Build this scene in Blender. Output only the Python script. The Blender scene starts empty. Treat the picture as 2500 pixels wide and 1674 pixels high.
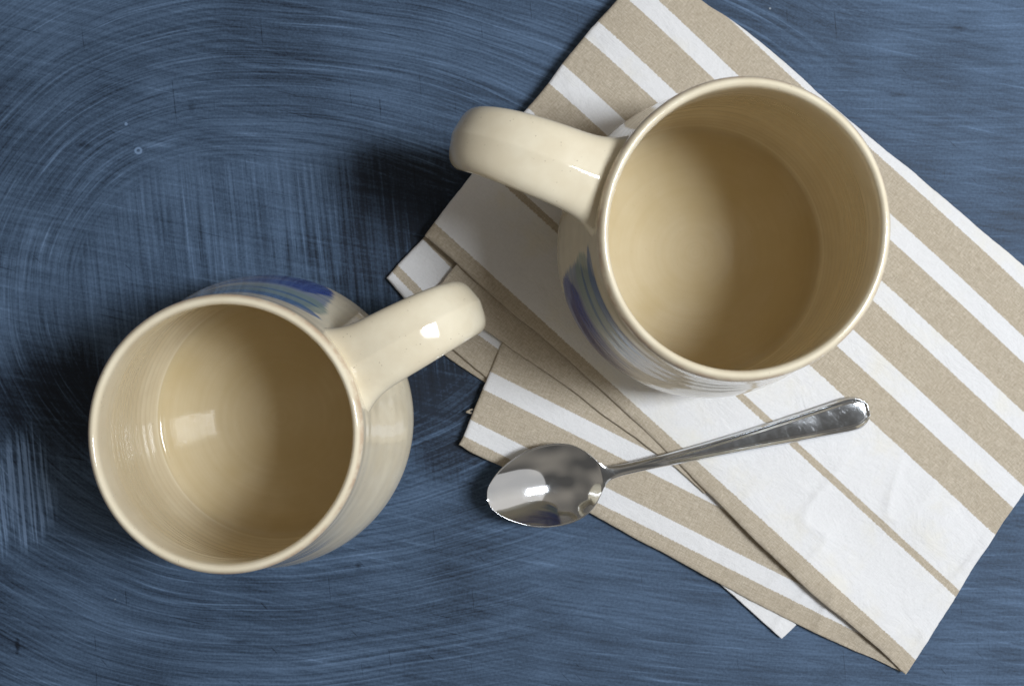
import bpy, bmesh, math
from mathutils import Vector, noise

# ------------------------------------------------------------------ camera, world, light, exposure
scene = bpy.context.scene
COL = scene.collection
CAM_H = 0.45                      # lens height over the board, looking straight down
FPX = 2635.0                      # focal length in photograph pixels (2500 wide)

cam_data = bpy.data.cameras.new('camera')
cam_data.sensor_width = 36.0
cam_data.lens = 36.0 * FPX / 2500.0
cam_data.clip_start = 0.01
cam_data.clip_end = 20.0
cam_data.dof.use_dof = True
cam_data.dof.focus_distance = 0.405
cam_data.dof.aperture_fstop = 17.0
cam = bpy.data.objects.new('camera', cam_data)
cam.location = (0, 0, CAM_H)
COL.objects.link(cam)
scene.camera = cam

world = bpy.data.worlds.new('World')
scene.world = world
world.use_nodes = True
bg = world.node_tree.nodes['Background']
# a dim warm room with soft, evenly scattered lighter and darker shapes all round
_t = world.node_tree
_tc = _t.nodes.new('ShaderNodeTexCoord')
_ns = _t.nodes.new('ShaderNodeTexNoise')
_ns.inputs['Scale'].default_value = 1.2; _ns.inputs['Detail'].default_value = 1.0; _ns.inputs['Roughness'].default_value = 0.45
_rp = _t.nodes.new('ShaderNodeValToRGB')
_rp.color_ramp.elements[0].position = 0.36; _rp.color_ramp.elements[0].color = (0.090, 0.085, 0.078, 1)
_rp.color_ramp.elements[1].position = 0.66; _rp.color_ramp.elements[1].color = (0.285, 0.255, 0.215, 1)
_mp = _t.nodes.new('ShaderNodeMapping'); _mp.inputs['Location'].default_value = (3.4, 1.7, 5.9)
_t.links.new(_tc.outputs['Generated'], _mp.inputs['Vector'])
_t.links.new(_mp.outputs[0], _ns.inputs['Vector'])
_t.links.new(_ns.outputs[0], _rp.inputs[0])
_t.links.new(_rp.outputs[0], bg.inputs['Color'])
bg.inputs['Strength'].default_value = 1.0

def area_light(name, loc, target, sx, sy, power, color):
    d = bpy.data.lights.new(name, 'AREA')
    d.shape = 'RECTANGLE'; d.size = sx; d.size_y = sy
    d.energy = power; d.color = color
    o = bpy.data.objects.new(name, d)
    o.location = loc
    o.rotation_euler = (Vector(target) - Vector(loc)).to_track_quat('-Z', 'Y').to_euler()
    COL.objects.link(o)
    return o
area_light('window_light', (0.47, 0.03, 0.83), (0.02, 0.0, 0.03), 0.17, 0.29, 7.9, (0.905, 0.955, 1.0))
# added wide soft fill, standing in for daylight off an unseen pale wall
area_light('soft_fill_light', (1.20, 0.05, 0.85), (0.0, 0.0, 0.03), 2.5, 2.0, 5.4, (1.0, 0.975, 0.94)).data.shape = 'ELLIPSE'

scene.view_settings.view_transform = 'Standard'
scene.view_settings.look = 'None'
scene.view_settings.gamma = 1.0
scene.view_settings.exposure = 0.0
scene.view_settings.use_curve_mapping = False
scene.render.engine = 'CYCLES'
scene.cycles.max_bounces = 12
scene.cycles.diffuse_bounces = 8
scene.cycles.glossy_bounces = 6
scene.cycles.use_denoising = True

# ------------------------------------------------------------------ helpers
def W(u, v, z=0.0):
    """photograph position -> world point at height z"""
    k = (CAM_H - z) / FPX
    return Vector(((u - 1250) * k, (837 - v) * k, z))

def smooth(a, b, x):
    t = min(1.0, max(0.0, (x - a) / (b - a)))
    return t * t * (3 - 2 * t)

def tag(o, label=None, cat=None, group=None, kind=None):
    for k, v in (('label', label), ('category', cat), ('group', group), ('kind', kind)):
        if v: o[k] = v

def empty(name, loc):
    o = bpy.data.objects.new(name, None)
    o.location = loc
    o.empty_display_size = 0.02
    COL.objects.link(o)
    return o

def mesh_obj(name, verts, faces, mats, parent=None, uvs=None, attr=None, mat_idx=None, loc=None):
    me = bpy.data.meshes.new(name)
    off = parent.location if parent else Vector((0, 0, 0))
    me.from_pydata([tuple(Vector(v) - off) for v in verts], [], faces)
    for m in (mats if isinstance(mats, (list, tuple)) else [mats]):
        me.materials.append(m)
    if uvs:
        lay = me.uv_layers.new(name='UVMap')
        for l in me.loops:
            lay.data[l.index].uv = uvs[l.vertex_index]
    if attr:
        for an, vals in attr.items():
            a = me.attributes.new(an, 'FLOAT', 'POINT')
            a.data.foreach_set('value', vals)
    if mat_idx:
        me.polygons.foreach_set('material_index', mat_idx)
    me.polygons.foreach_set('use_smooth', [True] * len(me.polygons))
    me.update()
    o = bpy.data.objects.new(name, me)
    COL.objects.link(o)
    if parent: o.parent = parent
    return o

def catmull(pts, n):
    """resample a polyline smoothly, n points per span"""
    out = []
    P = [tuple(2 * a - b for a, b in zip(pts[0], pts[1]))] + list(pts) + [tuple(2 * a - b for a, b in zip(pts[-1], pts[-2]))]
    for i in range(1, len(P) - 2):
        for k in range(n):
            t = k / n
            out.append(tuple(0.5 * (2 * b + (c - a) * t + (2 * a - 5 * b + 4 * c - d) * t * t + (3 * b - a - 3 * c + d) * t ** 3)
                             for a, b, c, d in zip(P[i - 1], P[i], P[i + 1], P[i + 2])))
    out.append(tuple(pts[-1]))
    return out

class Curve:
    """arc-length parametrised smooth polyline in world xy"""
    def __init__(self, pts):
        self.p = [Vector(q) for q in (catmull([tuple(p) for p in pts], 8) if len(pts) > 2 else [tuple(p) for p in pts])]
        self.s = [0.0]
        for a, b in zip(self.p, self.p[1:]):
            self.s.append(self.s[-1] + (b - a).length)
        self.len = self.s[-1]
    def at(self, t):
        d = t * self.len
        lo, hi = 0, len(self.s) - 1
        while hi - lo > 1:
            m = (lo + hi) // 2
            if self.s[m] <= d: lo = m
            else: hi = m
        f = (d - self.s[lo]) / max(1e-9, self.s[hi] - self.s[lo])
        return self.p[lo].lerp(self.p[hi], f)

# ------------------------------------------------------------------ node helpers
class NT:
    def __init__(self, name):
        self.m = bpy.data.materials.new(name)
        self.m.use_nodes = True
        self.t = self.m.node_tree
        self.bsdf = self.t.nodes['Principled BSDF']
    def n(self, typ, **kw):
        nd = self.t.nodes.new(typ)
        for k, v in kw.items(): setattr(nd, k, v)
        return nd
    def link(self, a, b): self.t.links.new(a, b)
    def put(self, sock, val):
        if hasattr(val, 'is_output'): self.link(val, sock)
        elif isinstance(val, (tuple, list)):
            sock.default_value = tuple(val) + ((1.0,) if len(val) == 3 and sock.type == 'RGBA' else ())
        else: sock.default_value = val
    def math(self, op, a, b=0.0, c=None, clamp=False):
        nd = self.n('ShaderNodeMath', operation=op, use_clamp=clamp)
        self.put(nd.inputs[0], a); self.put(nd.inputs[1], b)
        if c is not None: self.put(nd.inputs[2], c)
        return nd.outputs[0]
    def mul(self, a, b): return self.math('MULTIPLY', a, b)
    def add(self, a, b): return self.math('ADD', a, b)
    def sub(self, a, b): return self.math('SUBTRACT', a, b)
    def step(self, x, a, b, lo=0.0, hi=1.0):
        nd = self.n('ShaderNodeMapRange', interpolation_type='SMOOTHSTEP')
        self.put(nd.inputs[0], x); self.put(nd.inputs[1], a); self.put(nd.inputs[2], b)
        self.put(nd.inputs[3], lo); self.put(nd.inputs[4], hi)
        return nd.outputs[0]
    def band(self, x, a, b, soft):
        return self.mul(self.step(x, a - soft, a + soft), self.step(x, b - soft, b + soft, 1.0, 0.0))
    def vec(self, x, y, z=0.0):
        nd = self.n('ShaderNodeCombineXYZ')
        self.put(nd.inputs[0], x); self.put(nd.inputs[1], y); self.put(nd.inputs[2], z)
        return nd.outputs[0]
    def sep(self, v):
        nd = self.n('ShaderNodeSeparateXYZ'); self.link(v, nd.inputs[0])
        return nd.outputs
    def noise(self, v, scale=1.0, detail=3.0, rough=0.5, dist=0.0):
        nd = self.n('ShaderNodeTexNoise')
        self.link(v, nd.inputs['Vector'])
        nd.inputs['Scale'].default_value = scale; nd.inputs['Detail'].default_value = detail
        nd.inputs['Roughness'].default_value = rough; nd.inputs['Distortion'].default_value = dist
        return nd.outputs[0]
    def voronoi(self, v, scale, feature='F1'):
        nd = self.n('ShaderNodeTexVoronoi', feature=feature)
        self.link(v, nd.inputs['Vector']); nd.inputs['Scale'].default_value = scale
        return nd
    def mix(self, f, a, b, blend='MIX'):
        nd = self.n('ShaderNodeMix', data_type='RGBA', blend_type=blend)
        self.put(nd.inputs[0], f); self.put(nd.inputs[6], a); self.put(nd.inputs[7], b)
        return nd.outputs[2]
    def mixf(self, f, a, b):
        nd = self.n('ShaderNodeMix', data_type='FLOAT')
        self.put(nd.inputs[0], f); self.put(nd.inputs[2], a); self.put(nd.inputs[3], b)
        return nd.outputs[0]
    def coord(self, which): return self.n('ShaderNodeTexCoord').outputs[which]
    def attr(self, name): return self.n('ShaderNodeAttribute', attribute_name=name).outputs['Fac']
    def bump(self, h, strength, dist):
        nd = self.n('ShaderNodeBump')
        nd.inputs['Strength'].default_value = strength; nd.inputs['Distance'].default_value = dist
        self.link(h, nd.inputs['Height'])
        self.link(nd.outputs[0], self.bsdf.inputs['Normal'])
    def set(self, **kw):
        for k, v in kw.items(): self.put(self.bsdf.inputs[k.replace('_', ' ')], v)

# ------------------------------------------------------------------ materials
def board_material():
    M = NT('chalky_board')
    co = M.coord('Object')
    x, y, z = M.sep(co)
    cx, cy = -0.1178, 0.0180
    wob = M.noise(co, 9.0, 3.0)
    wx = M.add(M.sub(x, cx), M.mul(M.sub(wob, 0.5), 0.012))
    wx = M.add(M.mul(M.math('MAXIMUM', wx, 0.0), 0.58), M.math('MINIMUM', wx, 0.0))
    wy = M.mul(M.add(M.sub(y, cy), M.mul(M.sub(M.noise(co, 7.3, 2.0), 0.5), 0.012)), 1.06)
    r = M.math('SQRT', M.add(M.mul(wx, wx), M.mul(wy, wy)))
    ri = M.math('MAXIMUM', r, 0.004)
    nx, ny = M.math('DIVIDE', wx, ri), M.math('DIVIDE', wy, ri)
    arc = M.noise(M.vec(M.mul(nx, 2.2), M.mul(ny, 2.2), M.mul(r, 980.0)), 1.0, 3.0, 0.62)
    arc_b = M.noise(M.vec(M.mul(nx, 1.7), M.mul(ny, 1.7), M.mul(r, 120.0)), 1.0, 3.0, 0.6)
    # upright wipes inside the loop
    xs = M.add(x, M.mul(y, 0.10))
    ver = M.noise(M.vec(M.mul(xs, 700.0), M.mul(y, 16.0)), 1.0, 3.0, 0.62)
    ver_b = M.noise(M.vec(M.mul(xs, 120.0), M.mul(y, 9.0)), 1.0, 3.0, 0.6)
    # level wipes on the right
    ys = M.add(M.add(y, M.mul(x, 0.05)), M.mul(M.math('SINE', M.mul(x, 14.0)), 0.005))
    hor = M.noise(M.vec(M.mul(x, 18.0), M.mul(ys, 700.0), 3.0), 1.0, 3.0, 0.62)
    hor_b = M.noise(M.vec(M.mul(x, 9.0), M.mul(ys, 110.0), 5.0), 1.0, 3.0, 0.6)
    # slanting wipes crossing everything faintly
    yd = M.add(y, M.mul(x, 0.20))
    dia = M.noise(M.vec(M.mul(x, 22.0), M.mul(yd, 520.0), 9.0), 1.0, 3.0, 0.6)
    f_in = M.step(M.add(r, M.mul(M.sub(wob, 0.5), 0.02)), 0.058, 0.074, 1.0, 0.0)
    f_rt = M.step(M.add(M.sub(x, M.mul(M.add(y, 0.02), 0.45)), M.mul(M.sub(wob, 0.5), 0.10)), 0.02, 0.10)
    st = M.mixf(f_rt, M.mixf(f_in, arc, ver), hor)
    st_b = M.mixf(f_rt, M.mixf(f_in, arc_b, ver_b), hor_b)
    cloud = M.noise(co, 11.0, 4.0, 0.55)
    patch = M.noise(co, 30.0, 5.0, 0.6)
    amt = M.add(0.665, M.mul(M.sub(st, 0.5), M.mixf(f_rt, 0.90, 0.54)))
    amt = M.add(amt, M.mul(M.sub(st_b, 0.5), M.mixf(f_rt, 0.42, 0.26)))
    amt = M.add(amt, M.mul(M.sub(dia, 0.5), 0.50))
    amt = M.add(amt, M.mul(M.sub(cloud, 0.5), 0.75))
    amt = M.add(amt, M.mul(M.sub(patch, 0.5), 0.35))
    # single pale bristle marks
    amt = M.add(amt, M.mul(M.step(st, 0.60, 0.72), 0.16))
    amt = M.add(amt, M.mul(M.step(dia, 0.63, 0.74), 0.12))
    grain = M.noise(co, 900.0, 2.0, 0.7)
    amt = M.add(amt, M.mul(M.sub(grain, 0.5), 0.45))
    # unchalked patches with dry brush edges, also painting the mug and napkin shadows darker
    def bare_shade_patch(px, py, rx, ry, k):
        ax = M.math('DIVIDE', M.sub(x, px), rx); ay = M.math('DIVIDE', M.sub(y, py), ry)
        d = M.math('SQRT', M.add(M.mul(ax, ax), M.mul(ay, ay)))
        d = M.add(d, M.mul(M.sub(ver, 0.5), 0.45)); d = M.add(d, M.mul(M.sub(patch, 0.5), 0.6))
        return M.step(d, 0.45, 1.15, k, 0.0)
    bare_shade = M.add(bare_shade_patch(-0.046, 0.048, 0.045, 0.042, 0.35), bare_shade_patch(-0.190, -0.026, 0.038, 0.027, 0.35))
    bare_shade = M.add(bare_shade, bare_shade_patch(-0.026, -0.028, 0.026, 0.032, 0.35))
    amt = M.sub(amt, bare_shade)
    # heavier chalk dabbed at the left border
    def dab(px, py, rx, ry, k):
        ax = M.math('DIVIDE', M.sub(x, px), rx); ay = M.math('DIVIDE', M.sub(y, py), ry)
        d = M.math('SQRT', M.add(M.mul(ax, ax), M.mul(ay, ay)))
        d = M.add(d, M.mul(M.sub(ver_b, 0.5), 1.2))
        return M.mul(M.step(d, 0.6, 1.1, k, 0.0), M.step(ver, 0.40, 0.62))
    amt = M.add(amt, dab(-0.206, -0.062, 0.016, 0.026, 0.75))
    # thin dark scratches, two directions
    def scratch(vx, vy, lim):
        return M.step(M.noise(M.vec(vx, vy, 2.0), 1.0, 1.0), lim, lim + 0.05)
    s1 = scratch(M.mul(x, 26.0), M.mul(M.add(y, M.mul(x, 0.24)), 900.0), 0.72)
    s2 = scratch(M.mul(xs, 900.0), M.mul(y, 34.0), 0.74)
    s3 = scratch(M.mul(M.add(x, y), 500.0), M.mul(M.sub(x, y), 45.0), 0.76)
    dark = M.math('MAXIMUM', M.math('MAXIMUM', s1, s2), s3)
    amt = M.sub(amt, M.mul(dark, 0.20))
    # dark dents
    vor = M.voronoi(M.vec(M.mul(x, 1.0), M.mul(y, 0.6), 0.0), 75.0)
    dent = M.mul(M.step(vor.outputs['Distance'], 0.05, 0.16, 1.0, 0.0), M.step(M.noise(co, 17.0, 1.0), 0.56, 0.62))
    amt = M.sub(amt, M.mul(dent, 0.14))
    # a drip ring, a paint dot and a few scuffs
    def dist(px, py, rx, ry):
        ax = M.math('DIVIDE', M.sub(x, px), rx); ay = M.math('DIVIDE', M.sub(y, py), ry)
        return M.add(M.math('SQRT', M.add(M.mul(ax, ax), M.mul(ay, ay))), M.mul(M.sub(patch, 0.5), 0.6))
    ringd = dist(-0.1558, 0.0801, 0.0013, 0.0012)
    amt = M.add(amt, M.mul(M.band(ringd, 0.5, 1.2, 0.25), 0.7))
    amt = M.add(amt, M.step(dist(-0.1609, 0.0912, 0.0008, 0.0008), 0.5, 1.1, 1.0, 0.0))
    amt = M.add(amt, M.step(dist(-0.148, 0.0825, 0.010, 0.0014), 0.2, 1.2, 0.22, 0.0))
    for px, py, rx, ry, k in ((-0.1786, 0.0825, 0.0036, 0.0016, 0.42), (-0.2062, -0.1262, 0.0010, 0.0040, 0.55), (-0.1130, -0.1245, 0.0042, 0.0013, 0.35),
                              (-0.0640, -0.0930, 0.0015, 0.0022, 0.40), (0.160, 0.103, 0.0045, 0.0013, 0.35), (0.186, 0.131, 0.0040, 0.0016, 0.32)):
        amt = M.sub(amt, M.step(dist(px, py, rx, ry), 0.0, 1.3, k * 0.6, 0.0))
    amt = M.math('MINIMUM', M.math('MAXIMUM', amt, 0.02), 1.35)
    ramp = M.n('ShaderNodeValToRGB')
    e = ramp.color_ramp.elements
    e[0].position = 0.0; e[0].color = (0.007, 0.010, 0.016, 1)
    e[1].position = 1.0; e[1].color = (0.165, 0.248, 0.395, 1)
    for p, c in ((0.25, (0.014, 0.023, 0.041, 1)), (0.5, (0.050, 0.083, 0.140, 1)), (0.75, (0.098, 0.156, 0.254, 1))):
        q = e.new(p); q.color = c
    M.link(M.mul(amt, 0.8), ramp.inputs[0])
    col = ramp.outputs[0]
    sv = M.voronoi(co, 120.0)
    speck = M.mul(M.step(sv.outputs['Distance'], 0.03, 0.07, 1.0, 0.0), M.step(M.noise(co, 31.0, 0.0), 0.70, 0.74))
    col = M.mix(M.mul(speck, 0.6), col, (0.45, 0.50, 0.55))
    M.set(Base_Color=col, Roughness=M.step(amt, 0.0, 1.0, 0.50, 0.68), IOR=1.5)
    M.bsdf.inputs['Specular IOR Level'].default_value = 0.22
    M.bump(dia, 0.15, 0.0006)
    return M.m

CREAM = (0.74, 0.66, 0.49)
def glaze_base(M, co):
    """cream glaze with faint mottling and iron specks"""
    mot = M.noise(co, 60.0, 4.0, 0.6)
    col = M.mix(M.step(mot, 0.35, 0.7), (0.725, 0.64, 0.48), (0.79, 0.715, 0.555))
    v = M.voronoi(co, 760.0)
    pick = M.step(M.noise(co, 260.0, 0.0), 0.63, 0.67)
    sp = M.mul(M.step(v.outputs['Distance'], 0.06, 0.17, 1.0, 0.0), pick)
    return M.mix(M.mul(sp, 0.75), col, (0.20, 0.13, 0.075))

def glaze_finish(M, col, h=None):
    M.set(Base_Color=col, Roughness=0.085, IOR=1.52)
    M.bsdf.inputs['Coat Weight'].default_value = 0.0

def glaze_plain():
    M = NT('cream_glaze')
    co = M.coord('Object')
    col = glaze_base(M, co)
    # glaze thins to bare toasted clay on the outer lip
    lip = M.attr('lip')
    n = M.noise(co, 160.0, 4.0, 0.65)
    col = M.mix(M.mul(lip, M.step(n, 0.38, 0.62, 0.15, 0.62)), col, (0.47, 0.30, 0.19))
    # throwing rings: the glaze breaks slightly paler and darker round the wall and floor
    px, py, pz = M.sep(co)
    rad = M.math('SQRT', M.add(M.mul(px, px), M.mul(py, py)))
    ring = M.noise(M.vec(M.mul(rad, 330.0), 0.0, M.mul(pz, 430.0)), 1.0, 3.0, 0.6)
    col = M.mix(M.mul(M.step(ring, 0.36, 0.66), M.mul(M.step(M.attr('pool'), 0.02, 0.15), 0.40)), col, (0.60, 0.50, 0.335))
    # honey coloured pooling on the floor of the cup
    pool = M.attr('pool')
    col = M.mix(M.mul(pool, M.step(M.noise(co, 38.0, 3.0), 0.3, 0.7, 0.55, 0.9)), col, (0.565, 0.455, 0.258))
    # thin pale line along the floor edge
    col = M.mix(M.mul(M.band(pool, 0.45, 0.80, 0.08), 0.55), col, (0.78, 0.70, 0.54))
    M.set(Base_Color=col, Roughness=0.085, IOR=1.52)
    h = M.noise(co, 95.0, 2.0)
    M.bump(h, 0.05, 0.0008)
    return M.m

def glaze_painted():
    """outside of the cup: the same glaze with a swept blue brush decoration (UV: u round the cup from the handle, v up)"""
    M = NT('painted_glaze')
    co = M.coord('Object')
    col = glaze_base(M, co)
    u, v, _ = M.sep(M.coord('UV'))
    lip = M.attr('lip')
    n = M.noise(co, 160.0, 4.0, 0.65)
    col = M.mix(M.mul(lip, M.step(n, 0.38, 0.62, 0.15, 0.62)), col, (0.47, 0.30, 0.19))
    streak = M.noise(M.vec(M.mul(u, 9.0), M.mul(v, 70.0)), 1.0, 5.0, 0.65)
    wob = M.noise(M.vec(M.mul(u, 14.0), M.mul(v, 16.0), 4.0), 1.0, 3.0, 0.5)
    vv = M.add(v, M.mul(M.sub(wob, 0.5), 0.05))
    ub = M.add(u, M.mul(M.sub(streak, 0.5), 0.020))
    dry = M.step(M.add(u, M.mul(M.sub(wob, 0.5), 0.1)), 0.13, 0.24)      # the brush runs dry away from the handle
    def stroke(col, v0, v1, u0, u1, c, op, soft=0.02, bend=0.0):
        mid, half = (v0 + v1) / 2, (v1 - v0) / 2
        # rounded starting end
        dv = M.math('DIVIDE', M.sub(vv, mid), half)
        start = M.add(u0, M.mul(M.mul(dv, dv), 0.022))
        a = M.mul(M.step(M.sub(ub, start), -0.004, 0.004), M.step(ub, u1 - 0.05, u1, 1.0, 0.0))
        f = M.mul(a, M.band(vv, v0, v1, soft))
        thin = M.mixf(dry, 1.0, M.step(streak, 0.46, 0.60))
        op2 = M.mul(op, M.step(streak, 0.25, 0.60, 0.72, 1.0))
        return M.mix(M.mul(M.mul(f, thin), op2), col, c)
    col = stroke(col, 0.34, 0.85, 0.082, 0.235, (0.120, 0.195, 0.340), 0.85, 0.02)
    col = stroke(col, 0.60, 0.82, 0.072, 0.225, (0.225, 0.310, 0.290), 0.80, 0.02)
    col = stroke(col, 0.77, 0.85, 0.068, 0.23, (0.060, 0.145, 0.350), 0.85, 0.012)
    col = stroke(col, 0.67, 0.70, 0.085, 0.25, (0.060, 0.140, 0.320), 0.75, 0.010)
    col = stroke(col, 0.30, 0.57, 0.090, 0.25, (0.026, 0.058, 0.290), 0.96, 0.02)
    col = stroke(col, 0.40, 0.46, 0.115, 0.24, (0.028, 0.020, 0.130), 0.55, 0.02)
    col = stroke(col, 0.62, 0.80, 0.600, 0.80, (0.120, 0.205, 0.340), 0.85, 0.02)
    M.set(Base_Color=col, Roughness=0.085, IOR=1.52)
    M.bump(M.noise(co, 95.0, 2.0), 0.05, 0.0008)
    return M.m

def cloth_material(name, bounds, first_tan, tan=(0.490, 0.428, 0.340), white=(0.775, 0.775, 0.792), stains=False):
    """striped weave; UV y runs across the stripes, UV x along them (units of 1000 photograph pixels)"""
    M = NT(name)
    u, v, _ = M.sep(M.coord('UV'))
    uv = M.coord('UV')
    # interlaced thread edges
    jag = M.noise(M.vec(M.mul(u, 330.0), M.mul(v, 40.0)), 1.0, 2.0)
    vj = M.add(v, M.mul(M.sub(jag, 0.5), 0.007))
    is_tan = None
    lo = -9.0
    edges = bounds
    tan_spans = []
    cur = first_tan
    prev = -9.0
    for b in list(edges) + [9.0]:
        if cur: tan_spans.append((prev, b))
        prev = b; cur = not cur
    for a, b in tan_spans:
        f = M.mul(M.step(vj, a - 0.0012, a + 0.0012), M.step(vj, b - 0.0012, b + 0.0012, 1.0, 0.0))
        is_tan = f if is_tan is None else M.math('MAXIMUM', is_tan, f)
    # weave: warp and weft crossing
    w1 = M.math('SINE', M.mul(u, 2 * math.pi * 270.0))
    w2 = M.math('SINE', M.mul(v, 2 * math.pi * 270.0))
    weave = M.mul(w1, w2)
    thr = M.noise(M.vec(M.mul(u, 40.0), M.mul(v, 420.0)), 1.0, 4.0, 0.7)
    thr2 = M.noise(M.vec(M.mul(u, 420.0), M.mul(v, 40.0), 5.0), 1.0, 4.0, 0.7)
    cloud = M.noise(uv, 9.0, 4.0, 0.6)
    fl = M.add(M.mul(weave, 0.22), M.add(M.mul(M.sub(thr, 0.5), 1.1), M.mul(M.sub(thr2, 0.5), 1.1)))
    tcol = M.mix(M.step(fl, -0.45, 0.55), (tan[0] * 0.70, tan[1] * 0.68, tan[2] * 0.64), (tan[0] * 1.42, tan[1] * 1.45, tan[2] * 1.52))
    tcol = M.mix(M.step(cloud, 0.35, 0.7, 0.0, 0.25), tcol, (tan[0] * 0.92, tan[1] * 0.88, tan[2] * 0.83))
    wcol = M.mix(M.step(fl, -0.5, 0.5), tuple(c * 0.915 for c in white), tuple(min(0.83, c * 1.03) for c in white))
    if stains:
        st = M.noise(uv, 5.2, 4.0, 0.62)
        wcol = M.mix(M.step(st, 0.48, 0.72, 0.0, 0.60), wcol, (0.77, 0.735, 0.635))
    slub = M.noise(M.vec(M.mul(u, 150.0), M.mul(v, 230.0), 3.0), 1.0, 2.0, 0.7)
    tcol = M.mix(M.step(slub, 0.30, 0.70, 0.42, 0.0), tcol, (tan[0] * 0.66, tan[1] * 0.63, tan[2] * 0.58))
    wcol = M.mix(M.step(slub, 0.30, 0.70, 0.16, 0.0), wcol, (0.58, 0.57, 0.56))
    col = M.mix(0.0 if is_tan is None else is_tan, wcol, tcol)
    M.set(Base_Color=col, Roughness=0.92)
    M.bsdf.inputs['Specular IOR Level'].default_value = 0.12
    M.bsdf.inputs['Sheen Weight'].default_value = 0.15
    M.bsdf.inputs['Sheen Roughness'].default_value = 0.6
    crease = M.noise(M.vec(M.mul(u, 9.0), M.mul(v, 13.0), 7.0), 1.0, 5.0, 0.6, 0.6)
    fine = M.noise(uv, 120.0, 3.0, 0.6)
    M.bump(M.add(M.mul(M.add(fl, M.mul(fine, 1.2)), 0.13), M.mul(crease, 1.3)), 0.75, 0.0011)
    return M.m

def steel_material():
    M = NT('polished_steel')
    co = M.coord('Object')
    x, y, z = M.sep(co)
    sc = M.noise(M.vec(M.mul(x, 260.0), M.mul(y, 1500.0), M.mul(z, 300.0)), 1.0, 3.0, 0.6)
    sm = M.noise(co, 140.0, 4.0, 0.6)
    n1 = M.noise(M.vec(M.mul(M.add(x, y), 500.0), M.mul(M.sub(x, y), 90.0), 1.0), 1.0, 1.0)
    line = M.step(M.math('ABSOLUTE', M.sub(n1, 0.5)), 0.0, 0.012, 1.0, 0.0)
    rough = M.add(M.step(sm, 0.35, 0.8, 0.06, 0.11), M.mul(line, 0.05))
    M.set(Base_Color=(0.72, 0.745, 0.78), Metallic=1.0, Roughness=rough)
    return M.m

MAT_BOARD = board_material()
MAT_GLAZE = glaze_plain()
MAT_PAINT = glaze_painted()
MAT_STEEL = steel_material()

# ------------------------------------------------------------------ the board everything stands on
def build_board():
    bm = bmesh.new()
    bmesh.ops.create_cube(bm, size=1.0)
    for v in bm.verts:
        v.co = Vector((v.co.x * 1.5, v.co.y * 1.1, v.co.z * 0.02 - 0.01))
    bmesh.ops.bevel(bm, geom=list(bm.edges), offset=0.002, segments=2, affect='EDGES')
    me = bpy.data.meshes.new('tabletop'); bm.to_mesh(me); bm.free()
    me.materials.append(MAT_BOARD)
    o = bpy.data.objects.new('tabletop', me); COL.objects.link(o)
    tag(o, 'dark blue board with wiped chalky strokes under everything', 'board', kind='structure')
build_board()

# ------------------------------------------------------------------ folded napkin
HEM_A, HEM_B = W(2213, 1646), W(2735, 840)
def flatten(p):
    """the stack of folds thins out towards the hem at the lower right"""
    d = HEM_B.xy - HEM_A.xy
    n = Vector((-d.y, d.x)).normalized()
    dist = abs((p.xy - HEM_A.xy).dot(n))
    return 0.62 + 0.38 * smooth(0.0, 0.085, dist) + 0.50 * smooth(0.165, 0.245, dist)

def lift(x, y):
    a = noise.noise(Vector((x * 22.0, y * 22.0, 1.3))) * 0.00060
    b = noise.noise(Vector((x * 60.0 + 5.0, y * 45.0, 4.1))) * 0.00016
    # soft ridges ironed in across the stripes towards the lower right corner
    c = 1.0 - abs(noise.noise(Vector(((x + y) * 16.0, (x - y) * 48.0, 7.7)))) * 2.2
    c = max(0.0, c) ** 3 * 0.00110 * smooth(0.085, 0.13, x) * (1.0 - smooth(-0.075, -0.03, y))
    return a + b + c + 0.00045

napkin = empty('napkin', W(1850, 1100))
tag(napkin, 'folded tan and white striped cloth napkin under the mug and the spoon', 'napkin')

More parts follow.
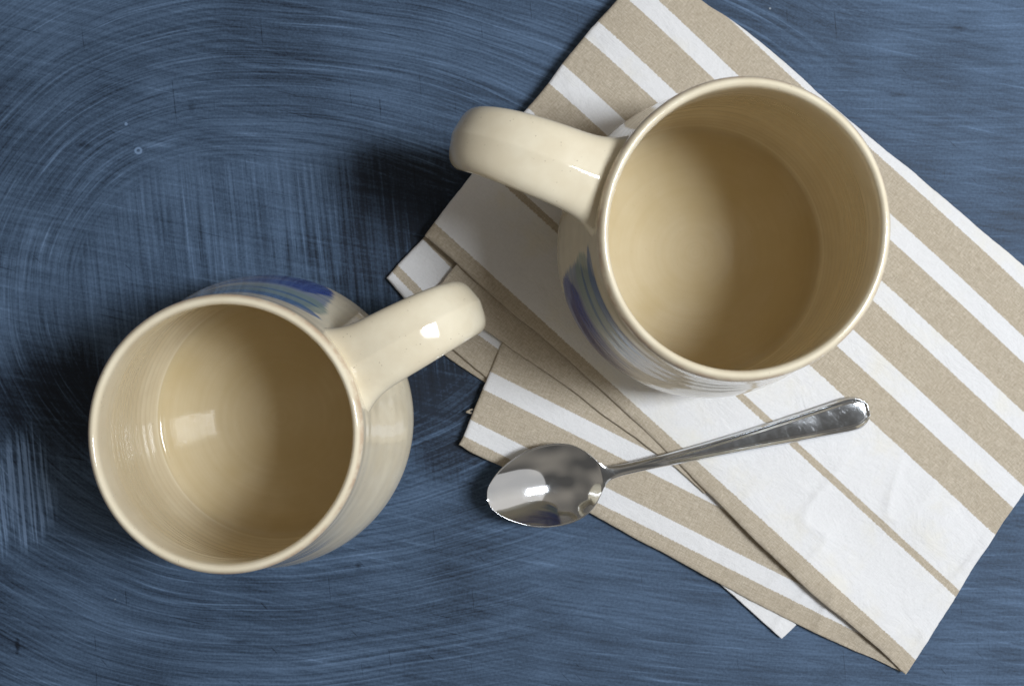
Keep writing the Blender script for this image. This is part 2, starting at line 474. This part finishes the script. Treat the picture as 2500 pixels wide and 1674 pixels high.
def cloth_layer(mat, c0, c1, d0, d1, zb, zt, dirv, nu, nv, seed, soft=1.0, name='fold_layer', label=None, rr=None, pillow=0.0, raise_fold=None):
    """one folded layer: a patch between four edges, its border rolled over like a fold"""
    zb, zt = zb / 1000.0, zt / 1000.0
    def cv(pts): return Curve([W(u, v, zt * flatten(W(u, v, zt))).xy for u, v in pts])
    C0, C1, D0, D1 = cv(c0), cv(c1), cv(d0), cv(d1)
    h = (zt - zb) / 2
    r = rr / 1000.0 if rr else max(h * 1.25, 0.0006)
    def params(n, length):
        e = [r * (1 - math.cos(math.pi / 2 * k / 5)) / length for k in range(5)] + [r * 1.3 / length]
        inner = [e[-1] + (1 - 2 * e[-1]) * k / n for k in range(1, n)]
        return e + inner + [1 - q for q in reversed(e)]
    lu, lv = (C0.len + C1.len) / 2, (D0.len + D1.len) / 2
    S, T = params(nu, lu), params(nv, lv)
    p00, p10, p01, p11 = C0.at(0), C0.at(1), C1.at(0), C1.at(1)
    dn = Vector(dirv).normalized(); nn = Vector((dn.y, -dn.x))
    # keep the across axis pointing up and to the right of the photograph
    top, bot, uvs = [], [], []
    c0s = [C0.at(s) for s in S]; c1s = [C1.at(s) for s in S]
    d0s = [D0.at(t) for t in T]; d1s = [D1.at(t) for t in T]
    zn = (zb + zt) / 2
    for i, s in enumerate(S):
        for j, t in enumerate(T):
            p = c0s[i] * (1 - t) + c1s[i] * t + d0s[j] * (1 - s) + d1s[j] * s
            p = p - (p00 * (1 - s) * (1 - t) + p10 * s * (1 - t) + p01 * (1 - s) * t + p11 * s * t)
            d = min(s * lu, (1 - s) * lu, t * lv, (1 - t) * lv)
            # slightly wavering outline
            edge = 1.0 - smooth(0.0, 0.012, d)
            wv = Vector((noise.noise(Vector((p.x * 70, p.y * 70, seed))), noise.noise(Vector((p.x * 70, p.y * 70, seed + 9.0)))))
            wf = Vector((noise.noise(Vector((p.x * 420, p.y * 420, seed))), noise.noise(Vector((p.x * 420, p.y * 420, seed + 9.0)))))
            p = p + (wv * 0.00035 + wf * 0.00012) * edge
            k = math.sqrt(max(0.0, 1 - (1 - min(d / r, 1.0)) ** 2))
            m = flatten(Vector((p.x, p.y, 0)))
            lf = lift(p.x, p.y) - pillow / 1000.0 * (1 - smooth(0.0, 0.016, d)) ** 1.5
            if raise_fold: lf += raise_fold(s, t * lv, (1 - s) * lu)
            zz = (zb + zt) / 2 * m + lf
            top.append(Vector((p.x, p.y, zz + h * m * k)))
            bot.append(Vector((p.x, p.y, zz - h * m * k)))
            q = Vector((1250 + p.x * FPX / (CAM_H - zn), 837 - p.y * FPX / (CAM_H - zn)))
            uvs.append((q.dot(dn) / 1000.0, q.dot(nn) / 1000.0))
    nS, nT = len(S), len(T)
    verts = list(top); uv = list(uvs); bidx = {}
    for i in range(nS):
        for j in range(nT):
            if i in (0, nS - 1) or j in (0, nT - 1): bidx[i, j] = i * nT + j
            else:
                bidx[i, j] = len(verts); verts.append(bot[i * nT + j]); uv.append(uvs[i * nT + j])
    faces = []
    area = 0
    for i in range(nS - 1):
        for j in range(nT - 1):
            a, b, c, e = i * nT + j, (i + 1) * nT + j, (i + 1) * nT + j + 1, i * nT + j + 1
            faces.append((a, b, c, e))
            faces.append((bidx[i, j], bidx[i, j + 1], bidx[i + 1, j + 1], bidx[i + 1, j]))
    o = mesh_obj(name, verts, faces, mat, napkin, uvs=uv)
    bm = bmesh.new(); bm.from_mesh(o.data); bmesh.ops.recalc_face_normals(bm, faces=bm.faces); bm.to_mesh(o.data); bm.free()
    if label: o['label'] = label
    return o

K = 1000.0
MAT_TOP = cloth_material('striped_cloth', [c / K for c in (308, 488, 505, 665, 744, 800, 885, 934, 1022, 1069, 1156)], True, stains=True)
MAT_SECOND = cloth_material('striped_cloth_fanned', [c / K for c in (-445, -402, -322, -276)], True)
MAT_FLAP = cloth_material('striped_cloth_flap', [c / K for c in (211, 232.5, 320)], False)
MAT_UNDER = cloth_material('striped_cloth_under', [c / K for c in (20, 60)], True)
MAT_TAN = cloth_material('tan_cloth', [], True)
MAT_WHITE = cloth_material('white_cloth', [], False)

A_FOLD = [(1036, 574), (1072, 604), (1114, 642), (1175, 699), (1252, 765), (1343, 839), (1459, 944), (1536, 1016), (1616, 1092),
          (1758, 1232), (1874, 1348), (1990, 1456), (2102, 1546), (2213, 1646)]
A_RIGHT = [(1592, -104), (1718, 0), (1783, 44), (1899, 133), (2049, 270), (2145, 349), (2267, 449), (2397, 560), (2497, 644), (2735, 840)]
A_LEFT = [(1036, 574), (1145, 431), (1277, 273), (1332, 208), (1428, 85), (1503, 3), (1592, -104)]
A_HEM = [(2213, 1646), (2235, 1613), (2334, 1456), (2429, 1305), (2500, 1202), (2735, 840)]
DIR_A = (0.741, 0.671)

# lowest pieces first
cloth_layer(MAT_TAN, [(1035, 826), (1091, 870), (1174, 927), (1250, 975)], [(1090, 770), (1150, 810), (1230, 870), (1300, 925)],
            [(1035, 826), (1090, 770)], [(1250, 975), (1300, 925)], 0.15, 0.95, (0.81, 0.584), 40, 16, 1.0)
cloth_layer(MAT_UNDER, [(1045, 812), (1109, 857), (1178, 914), (1240, 960)], [(1150, 690), (1240, 770), (1300, 825), (1360, 880)],
            [(1045, 812), (1150, 690)], [(1240, 960), (1360, 880)], 1.05, 2.4, (0.81, 0.584), 50, 40, 2.0)
cloth_layer(MAT_FLAP, [(942, 677), (981, 724), (1010, 758), (1035, 784)], [(1050, 564), (1085, 600), (1115, 630), (1140, 660)],
            [(942, 677), (985, 629), (1050, 564)], [(1035, 784), (1140, 660)], 0.2, 2.4, (0.705, 0.709), 36, 40, 3.0, rr=1.6)
cloth_layer(MAT_WHITE, [(1735, 1404), (1816, 1476), (1908, 1557)], [(1800, 1380), (1870, 1450), (1944, 1523)],
            [(1735, 1404), (1800, 1380)], [(1908, 1557), (1944, 1523)], 1.3, 2.1, (0.741, 0.671), 40, 14, 4.0, label='white corner peeping out')
cloth_layer(MAT_SECOND, [(1140, 1068), (1200, 1100), (1330, 1160), (1440, 1218), (1650, 1332), (1775, 1400), (1950, 1494), (2170, 1610)],
            [(1180, 950), (1262, 990), (1450, 1080), (1600, 1170), (1750, 1260), (1900, 1370), (2100, 1530), (2180, 1600)],
            [(1140, 1068), (1180, 950)], [(2170, 1610), (2180, 1600)], 1.1, 2.45, (0.895, 0.447), 120, 20, 5.0)
def shifted(pts, dx, dy): return [(a + dx, b + dy) for a, b in pts]
G0 = shifted(A_FOLD, 52, -56); G0[0] = (1095, 512); G0[-1] = (2245, 1585)
def inset(pts): return [(u + (1850 - u) * 0.008, v + (750 - v) * 0.008) for u, v in pts]
G_LEFT = [(1095, 512), (1149, 434), (1281, 278), (1336, 213), (1432, 91), (1507, 9), (1594, -96)]
G_RIGHT = [(1594, -96), (1718, 6), (1781, 49), (1895, 138), (2045, 275), (2140, 354), (2262, 454), (2392, 565), (2492, 649), (2725, 846)]
G_HEM = [(2245, 1585), (2330, 1452), (2425, 1301), (2495, 1199), (2725, 846)]
cloth_layer(MAT_TOP, G0, G_RIGHT, G_LEFT, G_HEM, 0.2, 2.6, DIR_A, 70, 60, 6.0)
cloth_layer(MAT_TOP, G0, shifted(G_RIGHT, 2, -1), G_LEFT, G_HEM, 2.75, 5.2, DIR_A, 70, 60, 7.0)
# the fanned second layer
cloth_layer(MAT_SECOND, [(1120, 1085), (1151, 1106), (1192, 1125), (1223, 1138), (1320, 1188), (1429, 1247), (1650, 1367), (1767, 1430),
                         (1944, 1522), (2122, 1604), (2203, 1641)],
            [(1245, 795), (1340, 870), (1450, 960), (1560, 1050), (1660, 1130), (1790, 1240), (1900, 1345), (2020, 1455), (2130, 1550), (2218, 1632)],
            [(1120, 1085), (1133, 1060), (1160, 992), (1190, 920), (1223, 839), (1245, 795)], [(2203, 1641), (2218, 1632)],
            2.55, 4.2, (0.895, 0.447), 170, 60, 8.0, pillow=0.6, rr=1.8)
# narrow middle fold
cloth_layer(MAT_TAN, [(1066, 706), (1125, 763), (1184, 806), (1223, 834), (1279, 872), (1346, 918), (1420, 972), (1484, 1021), (1536, 1059), (1587, 1096),
                      (1642, 1135), (1720, 1205)],
            [(1154, 598), (1215, 655), (1292, 721), (1383, 795), (1499, 900), (1576, 972), (1656, 1048), (1770, 1160)],
            [(1066, 706), (1109, 650), (1154, 598)], [(1720, 1205), (1770, 1160)], 4.2, 5.25, (0.80, 0.60), 120, 24, 9.0)
# the top layer
cloth_layer(MAT_TOP, A_FOLD, A_RIGHT, A_LEFT, A_HEM, 5.3, 7.2, DIR_A, 230, 190, 10.0, pillow=0.7, rr=2.0,
            raise_fold=lambda s, d, h: 0.00035 * (1 - smooth(0.0042, 0.0052, h)) + (0.0026 * smooth(0.45, 0.75, s) * (1 - smooth(0.93, 1.0, s)) + 0.0011 * smooth(0.02, 0.10, s) * (1 - smooth(0.3, 0.5, s))) * math.exp(-(d / 0.016) ** 2))

# a few loose threads at the cut edge of the fanned layer
def tube(pts, rad, seg=6):
    verts, faces = [], []
    P = [Vector(p) for p in pts]
    for i, p in enumerate(P):
        t = (P[min(i + 1, len(P) - 1)] - P[max(i - 1, 0)]).normalized()
        a = t.orthogonal().normalized(); b = t.cross(a)
        for k in range(seg):
            w = 2 * math.pi * k / seg
            verts.append(p + (a * math.cos(w) + b * math.sin(w)) * rad)
    for i in range(len(P) - 1):
        for k in range(seg):
            faces.append((i * seg + k, i * seg + (k + 1) % seg, (i + 1) * seg + (k + 1) % seg, (i + 1) * seg + k))
    faces.append(tuple(range(seg))); faces.append(tuple((len(P) - 1) * seg + k for k in range(seg)))
    return verts, faces
for u, v, du, dv in ((1154, 1000, -15, 3), (1151, 1006, -13, 1)):
    pts = [W(u + du * t, v + dv * t + 1.5 * math.sin(4 * t + u), 0.0043 - 0.0006 * t) for t in (0, 0.2, 0.4, 0.6, 0.8, 1.0)]
    vs, fs = tube(pts, 0.00042)
    mesh_obj('loose_thread', vs, fs, MAT_TAN, napkin, uvs=[(v_.x * 6, v_.y * 6) for v_ in vs])

# ------------------------------------------------------------------ mugs
OUT = [(0.0, 1.2), (36, 1.2), (38.0, 0.9), (39.0, 0.0), (41.5, 0.0), (43.2, 0.9), (47, 4.2), (50.6, 10), (53.2, 18), (54.2, 27), (53.6, 38), (51.6, 52), (49.0, 66), (47.0, 78), (45.9, 87), (45.6, 91)]
LIP = [(45.5, 92.3), (45.1, 93.6), (44.2, 94.7), (43.4, 95.0), (42.8, 94.75), (42.25, 94.0), (42.0, 92.6)]
INN = [(42.05, 90), (42.35, 86), (43.2, 78), (45.4, 66), (47.6, 52), (49.3, 38), (49.9, 27), (49.7, 19), (49.3, 13.5), (48.7, 10.9), (47.7, 9.6), (46.0, 9.15), (43.5, 9.2), (40, 9.2), (30, 8.9), (15, 8.6), (0.0, 8.5)]

def body_mesh(name, parent, base, sr, sz, handle_ang, oval, oval_ang, seed, belly=0.0):
    prof = catmull(OUT, 7)[:-1]
    n_out = len(prof)
    prof += catmull([OUT[-1]] + LIP + [INN[0]], 4)[:-1]
    n_lip = len(prof)
    prof += catmull(INN, 12)
    SEG = 144
    verts, uvs, lip, pool = [], [], [], []
    for k, (r, z) in enumerate(prof):
        inner = k >= n_lip
        if z > 5: r += smooth(5, 25, r) * belly * math.exp(-((z - 30) / 20.0) ** 2)
        lz = z
        if inner and 14 < z < 88:      # throwing rings left by the fingers
            r += 0.085 * math.sin(z * 0.95 + 1.2 * math.sin(z * 0.21 + seed)) * smooth(14, 30, z) * (1 - smooth(80, 88, z))
        if inner and z < 10 and r < 43:
            lz += 0.05 * math.sin(r * 0.50 + seed) * smooth(0, 8, r)
        if not inner and k < n_out and z > 6:
            r += 0.03 * math.sin(z * 0.7 + 1.5 * math.sin(z * 0.13 + seed))
        for j in range(SEG + 1 if False else SEG):
            a = 2 * math.pi * j / SEG
            wob = 1 + oval * math.cos(2 * (a - oval_ang)) * smooth(0, 95, z) + 0.003 * math.sin(3 * a + seed) * smooth(20, 95, z)
            x = r * sr * wob * math.cos(a) / 1000
            y = r * sr * wob * math.sin(a) / 1000
            zz = lz * sz / 1000 + (0.00035 * math.sin(2 * a + seed) + 0.0002 * math.sin(5 * a + seed * 2)) * smooth(60, 95, z)
            verts.append(base + Vector((x, y, zz)))
            da = ((a - handle_ang) % (2 * math.pi)) / (2 * math.pi)
            uvs.append((da, z / 95.0))
            o_l = 0.0
            if k < n_lip: o_l = smooth(91.0, 92.6, z) * (1 - smooth(93.8, 94.9, z)) if r > 43.8 else 0.0
            lip.append(o_l)
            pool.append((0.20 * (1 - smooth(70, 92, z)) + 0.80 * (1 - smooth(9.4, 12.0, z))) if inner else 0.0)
    faces, mi = [], []
    for k in range(len(prof) - 1):
        for j in range(SEG):
            j2 = (j + 1) % SEG
            faces.append((k * SEG + j, k * SEG + j2, (k + 1) * SEG + j2, (k + 1) * SEG + j))
            mi.append(1 if k < n_out - 1 else 0)
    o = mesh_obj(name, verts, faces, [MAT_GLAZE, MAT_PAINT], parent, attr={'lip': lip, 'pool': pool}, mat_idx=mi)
    # UVs per corner so that the seam at the handle stays clean
    lay = o.data.uv_layers.new(name='UVMap')
    for p in o.data.polygons:
        us = [uvs[o.data.loops[l].vertex_index] for l in p.loop_indices]
        wrap = max(q[0] for q in us) - min(q[0] for q in us) > 0.5
        for l, q in zip(p.loop_indices, us):
            lay.data[l].uv = (q[0] + (1.0 if wrap and q[0] < 0.5 else 0.0), q[1])
    bm = bmesh.new(); bm.from_mesh(o.data)
    bmesh.ops.remove_doubles(bm, verts=bm.verts, dist=1e-6)
    bmesh.ops.recalc_face_normals(bm, faces=bm.faces)
    bm.to_mesh(o.data); bm.free()
    return o

def handle_mesh(parent, base, sr, sz, ang, path, w_mid, w_end, thick, ridge, lean=0.0):
    pts = catmull(path, 8)
    pts = [Vector((r, z)) for r, z in pts]
    ss = [0.0]
    for a, b in zip(pts, pts[1:]): ss.append(ss[-1] + (b - a).length)
    L = ss[-1]
    QS = [0.0, 0.03, 0.07, 0.13, 0.22, 0.34, 0.47, 0.60, 0.71, 0.80, 0.87, 0.925, 0.96, 0.982, 0.995]
    SEC = [(-1.0, True)] + [(-q, True) for q in reversed(QS)] + [(q, True) for q in QS[1:]] + [(1.0, True)] \
        + [(q, False) for q in reversed(QS)] + [(-q, False) for q in QS[1:]]
    NS = len(SEC)
    dirr = Vector((math.cos(ang), math.sin(ang), 0)); tan = Vector((-math.sin(ang), math.cos(ang), 0))
    verts, faces = [], []
    for i, p in enumerate(pts):
        t = (pts[min(i + 1, len(pts) - 1)] - pts[max(i - 1, 0)]).normalized()
        n = Vector((-t.y, t.x))                       # outward side of the strap
        s, e = ss[i], L - ss[i]
        f = s / L
        w = w_mid + (w_end - w_mid) * smooth(0.12, 0.48, f) - 3.5 * smooth(0.5, 0.8, f)
        g0, g1 = math.exp(-s / 4.2), math.exp(-e / 5.0)
        w *= 1 + 0.62 * g0 + 0.45 * g1
        th = thick * (1 + 0.55 * g0 + 0.5 * g1)
        for k in range(NS):
            q, top = SEC[k]
            x = w / 2 * q
            q = abs(q)
            y = th / 2 * (1 - q ** 5.0) ** 0.55 * (1 if top else -1)
            if top: y += ridge * (1 - math.sqrt(q * q + 0.0009)) * (1 - 0.8 * g0)
            rr = p.x + n.x * y; zz = p.y + n.y * y
            R = 46.0
            bend = (R - math.sqrt(max(1.0, R * R - x * x))) * max(math.exp(-s / 9.0), math.exp(-e / 9.0))
            rr -= bend
            v = base + dirr * (rr * sr / 1000) + tan * ((x + lean * smooth(0.35, 0.85, f)) * sr / 1000) + Vector((0, 0, zz * sz / 1000))
            verts.append(v)
    n = len(pts)
    for i in range(n - 1):
        for k in range(NS):
            k2 = (k + 1) % NS
            faces.append((i * NS + k, i * NS + k2, (i + 1) * NS + k2, (i + 1) * NS + k))
    faces.append(tuple(range(NS))); faces.append(tuple((n - 1) * NS + k for k in range(NS)))
    o = mesh_obj('handle', verts, faces, MAT_GLAZE, parent, attr={'lip': [0.0] * len(verts), 'pool': [0.0] * len(verts)})
    bm = bmesh.new(); bm.from_mesh(o.data); bmesh.ops.recalc_face_normals(bm, faces=bm.faces); bm.to_mesh(o.data); bm.free()
    return o

GROUP = 'cream stoneware mugs with blue brushwork'
PATH_L = [(43.6, 82.5), (46.5, 83.2), (52, 84.8), (60, 86.6), (69, 86.6), (78, 84.0), (85, 78.2), (88.6, 69), (88.6, 58), (85, 47), (78, 38), (68, 31), (58, 27), (51.5, 25.5)]
def rim_center(u, v, z): p = W(u, v, z); p.z = 0; return p

zr = 0.095
cl = rim_center(546, 1060, zr)
mug_l = empty('mug', cl)
tag(mug_l, 'cream stoneware mug standing on the bare dark blue board', 'mug', GROUP)
A_L = math.radians(28.5)
body_mesh('body', mug_l, cl, 1.012, 1.0, A_L, 0.009, math.radians(90), 0.7, 1.6)
handle_mesh(mug_l, cl, 1.0, 1.0, A_L, PATH_L, 24.3, 20.8, 8.2, 1.9)

zt = 0.0072
hr = 1.075
cr = rim_center(1820, 558, zt + 0.095 * hr); cr.z = zt
mug_r = empty('mug', cr)
tag(mug_r, 'cream stoneware mug standing on the striped napkin', 'mug', GROUP)
A_R = math.radians(180 - 20.3)
body_mesh('body', mug_r, cr, 1.047, hr, A_R, 0.024, math.radians(75), 2.9)
handle_mesh(mug_r, cr, 1.035, hr, A_R, [(r * 1.03 if r > 55 else r, z) for r, z in PATH_L], 24.6, 21.6, 8.2, 1.9, lean=-6.5)

# ------------------------------------------------------------------ spoon
def build_spoon():
    z0 = 0.0
    tip, end = W(1190, 1214, 0.010), W(2117, 998, 0.0085)
    ax = Vector((end.x - tip.x, end.y - tip.y, 0)); L = ax.length; ax.normalize()
    side = Vector((-ax.y, ax.x, 0))
    spoon = empty('spoon', Vector((tip.x, tip.y, 0.0)) + ax * 0.028 + Vector((0, 0, 0.0046)))
    tag(spoon, 'polished steel teaspoon lying across the striped napkin', 'spoon')
    BL = 0.0497
    hw = [(0, 0), (0.0012, 0.0042), (0.0035, 0.0072), (0.008, 0.0109), (0.0145, 0.0142), (0.021, 0.0161), (0.0275, 0.0167), (0.0335, 0.0161),
          (0.0385, 0.0143), (0.0425, 0.0113), (0.0455, 0.0078), (0.0475, 0.0051), (0.0497, 0.0033), (0.053, 0.0025), (0.060, 0.0022), (0.072, 0.0024),
          (0.090, 0.0032), (0.110, 0.0043), (0.130, 0.0056), (0.145, 0.0066), (L - 0.0095, 0.0069), (L - 0.0055, 0.0066), (L - 0.0028, 0.0054), (L - 0.0011, 0.0037), (L - 0.0002, 0.0017), (L, 0.0)]
    prof = catmull(hw, 7)
    prof = [(s, max(0.0, w)) for s, w in prof]
    def zc(s):
        """height of the spoon's rim / spine along its length"""
        pts = [(0, 0.0167), (0.012, 0.0151), (0.030, 0.0127), (0.0455, 0.0115), (0.056, 0.0111), (0.070, 0.0107), (0.090, 0.0102), (0.115, 0.0103), (0.140, 0.0111), (L, 0.0123)]
        for (a, za), (b, zb) in zip(pts, pts[1:]):
            if s <= b + 1e-9:
                t = (s - a) / (b - a)
                return za + (zb - za) * t
        return pts[-1][1]
    def zs(s): return sum(zc(min(L, max(0, s + d * 0.0015))) for d in range(-4, 5)) / 9
    NA = 80
    up, lo = [], []
    bend = lambda s: -0.0016 * math.sin(math.pi * min(1, s / L))
    for s, w in prof:
        in_b = 1 - smooth(0.040, 0.0505, s)
        # bowl depth along the axis: deepest a little past the middle
        q = min(1, max(0, s / 0.0475))
        depth = 0.0068 * (1 - abs(2 * q ** 1.18 - 1) ** 2.1)
        for k in range(NA + 1):
            t = -1 + 2 * k / NA
            tt = math.sin(t * math.pi / 2)
            at = abs(tt)
            bowl = -depth * (1 - at ** 2.1) - 0.00045 * (max(0.0, at - 0.95) / 0.05) ** 2
            # handle: rounded bar near the neck, flat panel with a raised bead towards the end
            fl = smooth(0.060, 0.095, s)
            bar = 0.0011 * (math.sqrt(max(0, 1 - at ** 2)) - 1)
            wd = max(w, 1e-5)
            de = min((1 - at) * wd, 1.0)                                 # distance to the side edge
            de = min(de, (L - s) + 0.0)
            bead = 0.00050 * math.exp(-((de - 0.00075) / 0.00040) ** 2) - 0.00042 * math.exp(-((de - 0.0018) / 0.00036) ** 2)
            edge = -0.0006 * (1 - smooth(0, 0.00055, de))
            hz = (1 - fl) * bar + fl * (bead + edge + 0.00012 * (1 - at ** 2))
            z = zs(s) + bowl * (1 if s < 0.0475 else 0) + (1 - in_b) * hz * smooth(0.046, 0.056, s)
            p = tip + ax * s + side * (tt * w + bend(s)); p.z = z
            up.append(p)
            thick = 0.0011 + 0.0011 * smooth(0.044, 0.060, s) - 0.0004 * smooth(0.09, 0.14, s)
            thick *= min(1.0, max(0.0, (1 - at) * max(w, 1e-4) / 0.0009) ** 0.5) * min(1.0, (s / 0.0008) ** 0.5 if s > 0 else 0) * (min(1.0, ((L - s) / 0.0008)) ** 0.5 if s < L else 0)
            q2 = p.copy(); q2.z = z - 0.0003 - thick
            lo.append(q2)
    n = len(prof); C = NA + 1
    verts = up + lo; N = n * C
    faces = []
    for i in range(n - 1):
        for k in range(NA):
            a, b, c, d = i * C + k, (i + 1) * C + k, (i + 1) * C + k + 1, i * C + k + 1
            faces.append((a, b, c, d)); faces.append((N + a, N + d, N + c, N + b))
        for k, flip in ((0, False), (NA, True)):
            a, b = i * C + k, (i + 1) * C + k
            faces.append((a, N + a, N + b, b) if not flip else (a, b, N + b, N + a))
    split = next(i for i, (s, w) in enumerate(prof) if s > 0.0512)
    full = bpy.data.meshes.new('tmp')
    full.from_pydata([tuple(v - spoon.location) for v in verts], [], faces)
    full.polygons.foreach_set('use_smooth', [True] * len(full.polygons)); full.update()
    vn = [v.normal.copy() for v in full.vertices]
    for nm, keep in (('bowl', lambda f: max((x % N) // C for x in f) <= split), ('handle', lambda f: max((x % N) // C for x in f) > split)):
        fs = [f for f in faces if keep(f)]
        used = sorted({x for f in fs for x in f}); mp = {x: i for i, x in enumerate(used)}
        o = mesh_obj(nm, [verts[x] for x in used], [tuple(mp[x] for x in f) for f in fs], MAT_STEEL, spoon)
        o.data.normals_split_custom_set_from_vertices([tuple(vn[x]) for x in used])
    bpy.data.meshes.remove(full)
build_spoon()
